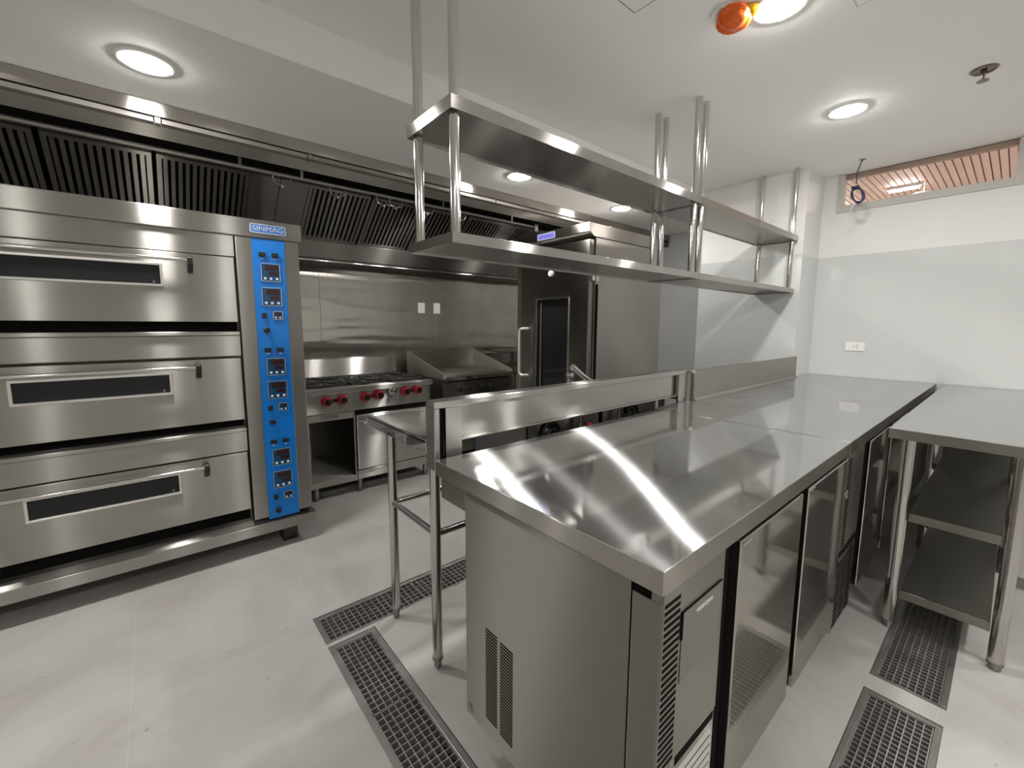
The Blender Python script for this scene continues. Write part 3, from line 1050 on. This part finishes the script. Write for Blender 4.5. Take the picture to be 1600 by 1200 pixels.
fp = MB().box(IX0 + 0.008, 0.866, IY0 + 0.001, IY0 + 0.026, 0.445, ZT - 0.047, 0.002).build('machine_panel', ST_BODY, f1)
b = MB()
louvres(b, 'y', 0.634, 0.686, IY0 + 0.001, 0.452, 0.786, 0.0135, 0.5, 0.0008)
b.build('louvre_slots', VOID, fp)
b = MB()
b.box(0.695, 0.848, IY0 - 0.001, IY0 + 0.001, 0.600, 0.744, 0.0006)
b.build('control_window', GREY_PANEL, fp)
b = MB()
b.box(0.692, 0.850, IY0 - 0.0022, IY0 - 0.0006, 0.7425, 0.7465)
b.box(0.692, 0.6955, IY0 - 0.0022, IY0 - 0.0006, 0.690, 0.7465)
b.build('window_edge', VOID, fp)
text_mesh('brand_lettering', 'HOSHIZAKI', 0.011, (0.780, IY0 - 0.0014, 0.722), FACE_Y, WHITE_MARK, fp, 0.0004, 0.064)
lgp = MB().box(0.690, 0.872, IY0 + 0.006, IY0 + 0.024, 0.118, 0.443, 0.002).build('intake_grille', ST, f1)
b = MB()
louvres(b, 'y', 0.715, 0.858, IY0 + 0.006, 0.135, 0.400, 0.022, 0.45, 0.001)
b.box(0.708, 0.866, IY0 + 0.0052, IY0 + 0.008, 0.414, 0.432)
b.build('grille_slots', VOID, lgp)
b = MB()
z = 0.135
while z < 0.39:
    b.prism([(IY0 + 0.0025, z + 0.010), (IY0 + 0.006, z + 0.021), (IY0 + 0.006, z + 0.010)], 'x', 0.715, 0.858)
    z += 0.022
b.build('grille_fins', CHROME, lgp)
for g0, g1 in ((0.874, 0.930), (1.345, 1.393)):
    MB().box(g0, g1, IY0 + 0.018, IY0 + 0.031, 0.130, ZT - 0.050).build('door_gap', VOID, f1)
door_set(f1, ((0.931, 1.343), (1.394, 1.822)), 0.172, ZT - 0.052)
for fx in (0.72, 1.78):
    for fy in (0.44, 0.86):
        MB().lathe([(0.022, 0.0), (0.022, 0.012), (0.013, 0.02), (0.013, 0.128), (0.0, 0.128)], (fx, fy, 0), 'z', 16).build('foot', ST_DARK, f1)
b = MB()
b.box(IX0 + 0.012, IX0 + 0.05, 0.955, 1.085, 0.734, ZT - 0.047, 0.002)
b.box(IX0 + 0.05, IXS - 0.02, 0.955, 0.985, 0.734, ZT - 0.047, 0.002)
b.build('rear_rail', ST_DARK, f1)

f2 = thing('worktop_refrigerator', 'far stainless worktop refrigerator with a low backsplash, against the end wall', 'refrigerator', (3.0, 0.7, 0.0), 'worktop refrigerators of the island')
X2 = IXS + 0.0025
b = MB()
b.box(X2, XW - 0.004, IY0, 1.126, ZT - 0.002, ZT + 0.0012, 0.0010)
b.build('worktop', ST_TOP, f2)
MB().box(X2 + 0.0003, XW - 0.0043, IY0 + 0.0003, 1.1257, ZT - 0.046, ZT - 0.0022, 0.001).build('apron', APRON, f2)
b = MB()
b.box(2.226, XP - 0.006, 1.104, 1.126, ZT + 0.0015, 1.016, 0.002)
b.prism([(1.104, ZT + 0.0015), (1.090, ZT + 0.0015), (1.104, ZT + 0.016)], 'x', 2.226, XP - 0.006)
b.build('backsplash', APRON, f2)
MB().box(X2 + 0.004, XW - 0.01, IY0 + 0.030, 0.96, 0.128, ZT - 0.047, 0.002).build('cabinet_body', ST_BODY, f2)
fp = MB().box(X2 - 0.02, 2.102, IY0 + 0.001, IY0 + 0.026, 0.445, ZT - 0.047, 0.002).build('machine_panel', ST_BODY, f2)
b = MB()
louvres(b, 'y', 1.862, 1.912, IY0 + 0.001, 0.452, 0.786, 0.0135, 0.5, 0.0008)
b.build('louvre_slots', VOID, fp)
MB().lathe([(0.017, 0.0), (0.017, -0.008), (0.010, -0.010), (0.0, -0.010)], (1.842, IY0 + 0.001, 0.665), 'y', 18).build('door_lock', CHROME, fp)
lgp = MB().box(1.840, 2.110, IY0 + 0.004, IY0 + 0.024, 0.118, 0.443, 0.002).build('intake_grille', ST, f2)
b = MB()
for gx in (1.86, 1.94, 2.02):
    louvres(b, 'y', gx, gx + 0.068, IY0 + 0.004, 0.135, 0.400, 0.020, 0.5, 0.001)
b.box(1.86, 2.095, IY0 + 0.001, IY0 + 0.006, 0.414, 0.432)
b.build('grille_slots', VOID, lgp)
for g0, g1 in ((2.112, 2.182), (2.600, 2.645)):
    MB().box(g0, g1, IY0 + 0.018, IY0 + 0.031, 0.130, ZT - 0.050).build('door_gap', VOID, f2)
door_set(f2, ((2.183, 2.598), (2.646, 3.06)), 0.172, ZT - 0.052)
MB().box(3.07, XW - 0.012, IY0 + 0.004, IY0 + 0.028, 0.172, ZT - 0.052, 0.002).build('filler_panel', ST_BODY, f2)
for fx in (1.97, 2.9, 4.15):
    for fy in (0.44, 0.88):
        MB().lathe([(0.022, 0.0), (0.022, 0.012), (0.013, 0.02), (0.013, 0.128), (0.0, 0.128)], (fx, fy, 0), 'z', 16).build('foot', ST_DARK, f2)

# ================================================================== SINK TABLE behind the island
sk = thing('sink_table', 'tube-legged stainless sink table behind the island, its splashback facing forward', 'sink table', (1.45, 1.4, 0.0))
TX0, TX1, TY0, TY1, TZ, TS = 0.640, 2.222, 1.140, 1.674, 0.890, 1.020
bx0, bx1, by0, by1 = 1.12, 2.06, 1.235, 1.600
b = MB()
b.box(TX0, bx0, TY0 + 0.045, TY1, TZ - 0.010, TZ - 0.006)
b.box(bx1, TX1, TY0 + 0.045, TY1, TZ - 0.010, TZ - 0.006)
b.box(bx0, bx1, TY0 + 0.045, by0, TZ - 0.010, TZ - 0.006)
b.box(bx0, bx1, by1, TY1, TZ - 0.010, TZ - 0.006)
# raised rim and aprons
b.box(TX0, TX0 + 0.018, TY0 + 0.045, TY1, TZ - 0.045, TZ + 0.001, 0.003)
b.box(TX0 + 0.018, TX1, TY1 - 0.018, TY1, TZ - 0.045, TZ + 0.001, 0.003)
b.box(TX1 - 0.003, TX1, TY0 + 0.045, TY1 - 0.018, TZ - 0.045, TZ - 0.006)
b.build('tabletop', ST_TOP, sk)
b = MB()
t = 0.004
b.box(bx0, bx1, by0, by1, TZ - 0.26, TZ - 0.256)
b.box(bx0, bx0 + t, by0, by1, TZ - 0.256, TZ - 0.006)
b.box(bx1 - t, bx1, by0, by1, TZ - 0.256, TZ - 0.006)
b.box(bx0, bx1, by0, by0 + t, TZ - 0.256, TZ - 0.006)
b.box(bx0, bx1, by1 - t, by1, TZ - 0.256, TZ - 0.006)
b.box(1.575, 1.605, by0, by1, TZ - 0.256, TZ - 0.006)
b.build('basin', ST_DARK, sk)
# splashback seen from behind: folded channel with recessed web
b = MB()
b.box(TX0, TX1, TY0 - 0.010, TY0 + 0.045, 0.998, TS, 0.003)          # top flange
b.box(TX0, 0.659, TY0 - 0.010, TY0 + 0.045, 0.800, 0.998, 0.002)      # left end return
b.box(0.681, 0.742, TY0 - 0.009, TY0 + 0.004, 0.800, 0.998, 0.0015)   # left cover strip
b.box(2.112, 2.200, TY0 - 0.009, TY0 + 0.004, 0.800, 0.998, 0.0015)   # right cover strip
b.box(0.742, 2.112, TY0 + 0.012, TY0 + 0.016, 0.886, 0.998)           # recessed web
b.box(0.742, 2.112, TY0 + 0.000, TY0 + 0.016, 0.882, 0.888, 0.001)    # bottom fold
b.box(TX0 + 0.01, TX1, TY0 + 0.040, TY0 + 0.045, TZ - 0.01, 0.998)    # face towards the sink
b.build('splashback', ST, sk)
MB().box(0.658, 0.682, TY0 + 0.006, TY0 + 0.010, 0.802, 0.998).build('channel_slot', VOID, sk)
for lx in (0.712, 1.45, 2.17):
    for ly in (1.262, 1.612):
        leg = MB().tube([(lx, ly, 0.048), (lx, ly, TZ - 0.011)], 0.0182, 20).build('leg', TUBE, sk)
        MB().lathe([(0.0, 0.0), (0.008, 0.001), (0.0125, 0.008), (0.0135, 0.020), (0.0135, 0.036), (0.019, 0.038), (0.0195, 0.049), (0.0, 0.049)], (lx, ly, 0), 'z', 18).build('bullet_foot', ST_DARK, leg)
for ly in (1.262, 1.612):
    MB().cyl((0.712, ly, 0.520), (2.17, ly, 0.520), 0.0125).build('rail', TUBE, sk)
for lx in (0.712, 2.17):
    MB().cyl((lx, 1.262, 0.520), (lx, 1.612, 0.520), 0.0125).build('cross_rail', TUBE, sk)
# taps and waste fittings
b = MB()
b.lathe([(0.024, 0.0), (0.024, 0.008), (0.015, 0.014), (0.015, 0.075), (0.018, 0.080), (0.018, 0.112), (0.0, 0.118)], (1.600, 1.255, TZ - 0.006), 'z', 22)
b.tube([(1.600, 1.255, 0.975), (1.560, 1.268, 0.985), (1.500, 1.272, 1.020), (1.425, 1.272, 1.072)], [0.016, 0.0155, 0.0145, 0.0135], 16)
b.lathe([(0.0, -0.040), (0.014, -0.038), (0.016, -0.012), (0.021, -0.006), (0.021, 0.006), (0.012, 0.014), (0.0, 0.016)], (1.425, 1.285, 1.034), 'z', 18)
b.build('tap', CHROME, sk)
for kx, kz in ((1.250, 0.800), (1.835, 0.808)):
    b = MB()
    b.lathe([(0.058, 0.0), (0.058, -0.010), (0.050, -0.014), (0.047, -0.008), (0.030, -0.008), (0.026, -0.014), (0.0, -0.014)], (kx, by0 - 0.002, kz), 'y', 28)
    b.build('overflow_ring', BLACK, sk)
    MB().lathe([(0.024, 0.0), (0.022, -0.040), (0.0, -0.042)], (kx, by0 - 0.012, kz), 'y', 20).build('overflow_hub', CHROME, sk)
for kx in (1.415, 1.70):
    b = MB()
    b.cyl((kx, by0 - 0.03, 0.62), (kx, by0 - 0.03, 0.86), 0.010)
    b.lathe([(0.0, -0.030), (0.010, -0.028), (0.012, 0.0), (0.0, 0.0)], (kx, by0 - 0.04, 0.826), 'y', 14)
    v = b.build('angle_valve', TUBE, sk)
    MB().lathe([(0.013, 0.0), (0.013, -0.012), (0.0, -0.014)], (kx, by0 - 0.070, 0.826), 'y', 16).build('valve_cap', RED if kx < 1.5 else BLACK, v)

# ================================================================== RIGHT WORK TABLE
rt = thing('work_table', 'open-shelved stainless work table on tube legs in the right foreground', 'table', (3.2, 0.1, 0.0))
AX0, AX1, AY0, AY1 = 2.250, XW - 0.006, -0.115, 0.299
b = MB()
b.box(AX0, AX1, AY0, AY1, ZT - 0.003, ZT, 0.0012)
b.build('tabletop', ST_TOP, rt)
MB().box(AX0 + 0.0003, AX1, AY0 + 0.0003, AY1 - 0.0003, ZT - 0.040, ZT - 0.0032, 0.001).build('apron', ST_BODY, rt)  # dark steel here stands in for shadowed floor mirrored in the table edge
for lx in (2.292, 3.25, 4.20):
    for ly in (-0.060, 0.240):
        leg = MB().cyl((lx, ly, 0.030), (lx, ly, ZT - 0.041), 0.0215).build('leg', TUBE, rt)
        MB().lathe([(0.012, 0.0), (0.018, 0.003), (0.018, 0.018), (0.0225, 0.020), (0.0225, 0.031), (0.0, 0.031)], (lx, ly, 0), 'z', 18).build('foot', ST_DARK, leg)
for z1 in (0.506, 0.170):
    b = MB()
    b.box(AX0 + 0.045, AX1 - 0.06, -0.036, 0.216, z1 - 0.006, z1, 0.001)
    b.box(AX0 + 0.042, AX0 + 0.052, -0.036, 0.216, z1 - 0.036, z1, 0.002)
    b.box(AX0 + 0.052, AX1 - 0.06, -0.036, -0.028, z1 - 0.036, z1 - 0.006)
    b.box(AX0 + 0.052, AX1 - 0.06, 0.208, 0.216, z1 - 0.036, z1 - 0.006)
    b.build('undershelf', ST_BODY, rt)


# ================================================================== OVERHEAD SHELVES
def overshelf(x0, x1, posts, label):
    root = thing('ceiling_shelf', label, 'shelf', ((x0 + x1) / 2, 1.31, 1.514), 'ceiling-hung double shelves above the island')
    y0, y1 = 1.164, 1.459
    for z0, z1, nm in ((1.910, 1.951, 'upper_shelf'), (1.514, 1.547, 'lower_shelf')):
        b = MB()
        b.box(x0, x1, y0, y1, z1 - 0.0035, z1, 0.0008)
        t = 0.0025
        zl = z1 - 0.003
        b.box(x0, x1, y0, y0 + t, z0, zl)
        b.box(x0, x1, y1 - t, y1, z0, zl)
        b.box(x0, x0 + t, y0 + t, y1 - t, z0, zl)
        b.box(x1 - t, x1, y0 + t, y1 - t, z0, zl)
        # underside liner
        b.box(x0 + t, x1 - t, y0 + t, y1 - t, z0 + 0.006, z0 + 0.009)
        b.build(nm, ST, root)
    for px in posts:
        for py in (1.194, 1.430):
            for z0, z1 in ((1.548, 1.909), (1.952, ZC - 0.0005)):
                MB().tube([(px, py, z0), (px, py, z1)], 0.0172, 20).build('post', CHROME, root)
    return root


overshelf(0.735, 2.3235, (0.765, 2.287), 'ceiling-hung double stainless shelf, the near one reaching over the left of the island')
overshelf(2.3265, XP - 0.006, (2.366, 3.838), 'ceiling-hung double stainless shelf, the far one ending at the white wall')


# ================================================================== FLOOR DRAINS
def drain(dr, label, along, panel, pit_u, pit_v, group='grated floor drains'):
    x0, x1, y0, y1 = dr
    t = thing('floor_drain', label, 'floor drain', ((x0 + x1) / 2, (y0 + y1) / 2, -0.12), group)
    b = MB()
    w = 0.022 if along == 'y' else 0.018
    e = 0.0008
    for q in ((x0 + e, x0 + w, y0 + e, y1 - e), (x1 - w, x1 - e, y0 + e, y1 - e), (x0 + w, x1 - w, y0 + e, y0 + w), (x0 + w, x1 - w, y1 - w, y1 - e)):
        b.box(q[0], q[1], q[2], q[3], -0.030, -0.001, 0.0012)
    b.build('drain_frame', GALV, t)
    b = MB()
    b.box(x0 + 0.006, x1 - 0.006, y0 + 0.006, y1 - 0.006, -0.118, -0.112)
    b.box(x0 + 0.006, x0 + 0.010, y0 + 0.006, y1 - 0.006, -0.112, -0.031)
    b.box(x1 - 0.010, x1 - 0.006, y0 + 0.006, y1 - 0.006, -0.112, -0.031)
    b.box(x0 + 0.010, x1 - 0.010, y0 + 0.006, y0 + 0.010, -0.112, -0.031)
    b.box(x0 + 0.010, x1 - 0.010, y1 - 0.010, y1 - 0.006, -0.112, -0.031)
    b.build('channel', PIT, t)
    ix0, ix1, iy0, iy1 = x0 + w + 0.001, x1 - w - 0.001, y0 + w + 0.001, y1 - w - 0.001
    L0, L1 = (ix0, ix1) if along == 'x' else (iy0, iy1)
    n = max(1, round((L1 - L0) / panel))
    ps = (L1 - L0) / n
    for k in range(n):
        a0, a1 = L0 + ps * k + 0.001, L0 + ps * (k + 1) - 0.001
        c0, c1 = (iy0, iy1) if along == 'x' else (ix0, ix1)
        b = MB()
        zt, zb = -0.004, -0.026

        def bar(l0, l1, q0, q1, z1=zt):
            if along == 'x':
                b.box(l0, l1, q0, q1, zb, z1)
            else:
                b.box(q0, q1, l0, l1, zb, z1)
        m = max(2, round((c1 - c0) / pit_u))
        for i in range(m + 1):
            cc = c0 + (c1 - c0 - 0.003) * i / m
            bar(a0, a1, cc, cc + 0.003)
        m = max(2, round((a1 - a0) / pit_v))
        for i in range(m + 1):
            aa = a0 + (a1 - a0 - 0.003) * i / m
            bar(aa, aa + 0.003, c0, c1, zt - 0.0012 if 0 < i < m else zt)
        b.build('grating', GRATE, t)
    return t


drain(DRAIN_E, 'grated floor drain running from the island corner towards the viewer', 'y', 0.36, 0.0235, 0.0250)
drain(DRAIN_D, 'grated floor drain running under the sink table legs', 'x', 0.40, 0.0250, 0.0250)
drain(DRAIN_F, 'nearer grated floor drain in the right aisle', 'x', 0.40, 0.0205, 0.0215)
drain(DRAIN_G, 'grated floor drain running under the right work table', 'x', 0.42, 0.0205, 0.0215)

sd = thing('floor_drain_cover', 'small square metal floor drain cover at the right edge of the floor', 'floor drain', (3.18, -0.17, 0.0))
MB().box(3.10, 3.26, -0.25, -0.09, 0.0003, 0.004, 0.001).build('cover_rim', GALV, sd)
b = MB()
for i in range(6):
    b.box(3.118 + i * 0.0225, 3.127 + i * 0.0225, -0.232, -0.108, 0.0038, 0.0046)
b.build('cover_slots', PIT, sd)

# ================================================================== CEILING AND WALL FITTINGS
sp = thing('sprinkler_head', 'small dark sprinkler head in the high ceiling, right side', 'sprinkler', (3.051, 0.216, ZC - 0.06))
b = MB()
b.lathe([(0.046, -0.0005), (0.048, -0.004), (0.040, -0.010), (0.034, -0.004), (0.0, -0.004)], (3.051, 0.216, ZC), 'z', 28)
b.build('escutcheon', BRONZE, sp)
b = MB()
b.lathe([(0.011, -0.006), (0.012, -0.020), (0.008, -0.024), (0.005, -0.040), (0.0, -0.042)], (3.051, 0.216, ZC), 'z', 16)
for s in (-1, 1):
    b.tube([(3.051 + s * 0.010, 0.216, ZC - 0.018), (3.051 + s * 0.013, 0.216, ZC - 0.032), (3.051 + s * 0.004, 0.216, ZC - 0.050)], 0.0025, 8)
b.build('nozzle_frame', BRONZE, sp)
MB().lathe([(0.004, -0.048), (0.021, -0.050), (0.022, -0.053), (0.0, -0.053)], (3.051, 0.216, ZC), 'z', 24).build('deflector', BRONZE, sp)

# detector wrapped in an orange plastic bag
dt = thing('bagged_detector', 'ceiling detector wrapped in a glossy orange plastic bag', 'smoke detector', (1.795, 0.80, ZC - 0.09))


def blob(cx, cy, cz, rx, ry, rz, amp, seed, squash=0.0):
    b = MB()
    rnd = random.Random(seed)
    ph = [(rnd.uniform(2, 7), rnd.uniform(2, 7), rnd.uniform(2, 7), rnd.uniform(0, 6)) for _ in range(7)]
    bmesh.ops.create_icosphere(b.bm, subdivisions=4, radius=1.0)
    for v in b.bm.verts:
        d = v.co.normalized()
        k = 1.0 + amp * sum(math.sin(p[0] * d.x + p[1] * d.y + p[2] * d.z + p[3]) for p in ph) / 3
        k += amp * 0.6 * abs(math.sin(9 * math.atan2(d.y, d.x))) * (1 - abs(d.z))
        for f in v.link_faces:
            f.smooth = True
        v.co = Vector((cx + d.x * rx * k, cy + d.y * ry * k, min(ZC - 0.0006, cz + d.z * rz * k)))
    return b


blob(1.780, 0.812, ZC - 0.030, 0.062, 0.055, 0.036, 0.10, 3).build('bag', ORANGE, dt)
blob(1.812, 0.770, ZC - 0.012, 0.030, 0.034, 0.018, 0.12, 5).build('bag_tail', YELLOW, dt)
MB().lathe([(0.05, -0.0004), (0.05, -0.014), (0.0, -0.014)], (1.760, 0.835, ZC), 'z', 24).build('detector_base', WHITE, dt)


def access_panel(x0, x1, y0, y1, label, gap):
    t = thing('access_panel', label, 'access panel', ((x0 + x1) / 2, (y0 + y1) / 2, ZC - 0.002), 'flush ceiling access panels')
    g = 0.004
    MB().box(x0 + g, x1 - g, y0 + g, y1 - g, ZC - 0.0016, ZC - 0.0002, 0.0003).build('panel', CEIL, t)
    b = MB()
    for q in ((x0, x1, y0, y0 + g), (x0, x1, y1 - g, y1), (x0, x0 + g, y0 + g, y1 - g), (x1 - g, x1, y0 + g, y1 - g)):
        b.box(q[0], q[1], q[2], q[3], ZC - 0.0010, ZC - 0.0002)
    b.build('shadow_gap', gap, t)


access_panel(0.905, 1.505, 0.465, 1.066, 'flush access panel in the ceiling above the overhead shelf, dark-edged', plain('panel_gap', (0.10, 0.10, 0.095), 0.8))
access_panel(1.66, 2.113, 0.05, 0.505, 'flush access panel near the downlight, pale-edged', plain('panel_gap_pale', (0.45, 0.44, 0.42), 0.8))

# coiled cable hanging from the ceiling by the window
cb = thing('hanging_cable', 'navy cable coil hanging from the ceiling before the window', 'cable', (3.996, 0.836, 2.13))
pts = []
for i in range(17):
    f = i / 16
    pts.append((3.996, 0.836 + 0.025 * math.sin(f * 2.2), ZC - 0.001 - f * 0.165))
MB().tube(pts, 0.0035, 8).build('drop', NAVY, cb)
b = MB()
for k in range(4):
    ring = []
    for i in range(22):
        a = 2 * math.pi * i / 22
        ring.append((3.985 + 0.006 * k + 0.004 * math.sin(3 * a + k), 0.845 + (0.028 + 0.003 * k) * math.cos(a) + 0.014 * math.sin(a), 2.205 + (0.060 - 0.004 * k) * math.sin(a)))
    b.tube(ring, 0.0048, 8, closed=True)
b.tube([(3.985 + 0.012 * math.sin(a * 6), 0.862 + 0.02 * math.cos(a * 5), 2.258 + 0.012 * math.sin(a * 4)) for a in [i * 0.12 for i in range(40)]], 0.004, 6)
b.build('coil', NAVY, cb)
MB().tube([(3.99, 0.850, 2.150), (3.992, 0.872, 2.118), (3.99, 0.880, 2.095)], 0.003, 6).build('stripped_end', WHITE, cb)
MB().lathe([(0.020, -0.0004), (0.020, -0.003), (0.0, -0.003)], (3.996, 0.836, ZC), 'z', 18).build('hole_plate', GREY_PANEL, cb)

# switch and socket plates
for (x, lab) in ((2.054, 'blank white plate on the steel cladding, the left of two'), (2.228, 'blank white plate on the steel cladding, the right of two')):
    t = thing('wall_plate', lab, 'wall plate', (x, YW - 0.005, 1.37), 'blank plates behind the range')
    MB().box(x - 0.036, x + 0.036, YW - 0.0088, YW - 0.0012, 1.365, 1.468, 0.002).build('plate', WHITE, t)
    for zz in (1.382, 1.451):
        MB().lathe([(0.004, 0.0), (0.004, -0.0008), (0.0, -0.001)], (x, YW - 0.0088, zz), 'y', 12).build('screw', GREY_PANEL, t)
so = thing('wall_socket', 'white horizontal socket plate on the grey far wall', 'socket', (XW - 0.004, 0.828, 1.06))
MB().box(XW - 0.009, XW - 0.0006, 0.766, 0.890, 1.062, 1.130, 0.003).build('plate', WHITE, so)
b = MB()
for yy, zz in ((0.812, 1.106), (0.812, 1.086), (0.832, 1.096)):
    b.box(XW - 0.0096, XW - 0.0085, yy - 0.004, yy + 0.004, zz - 0.003, zz + 0.003)
b.build('socket_holes', BLACK, so)
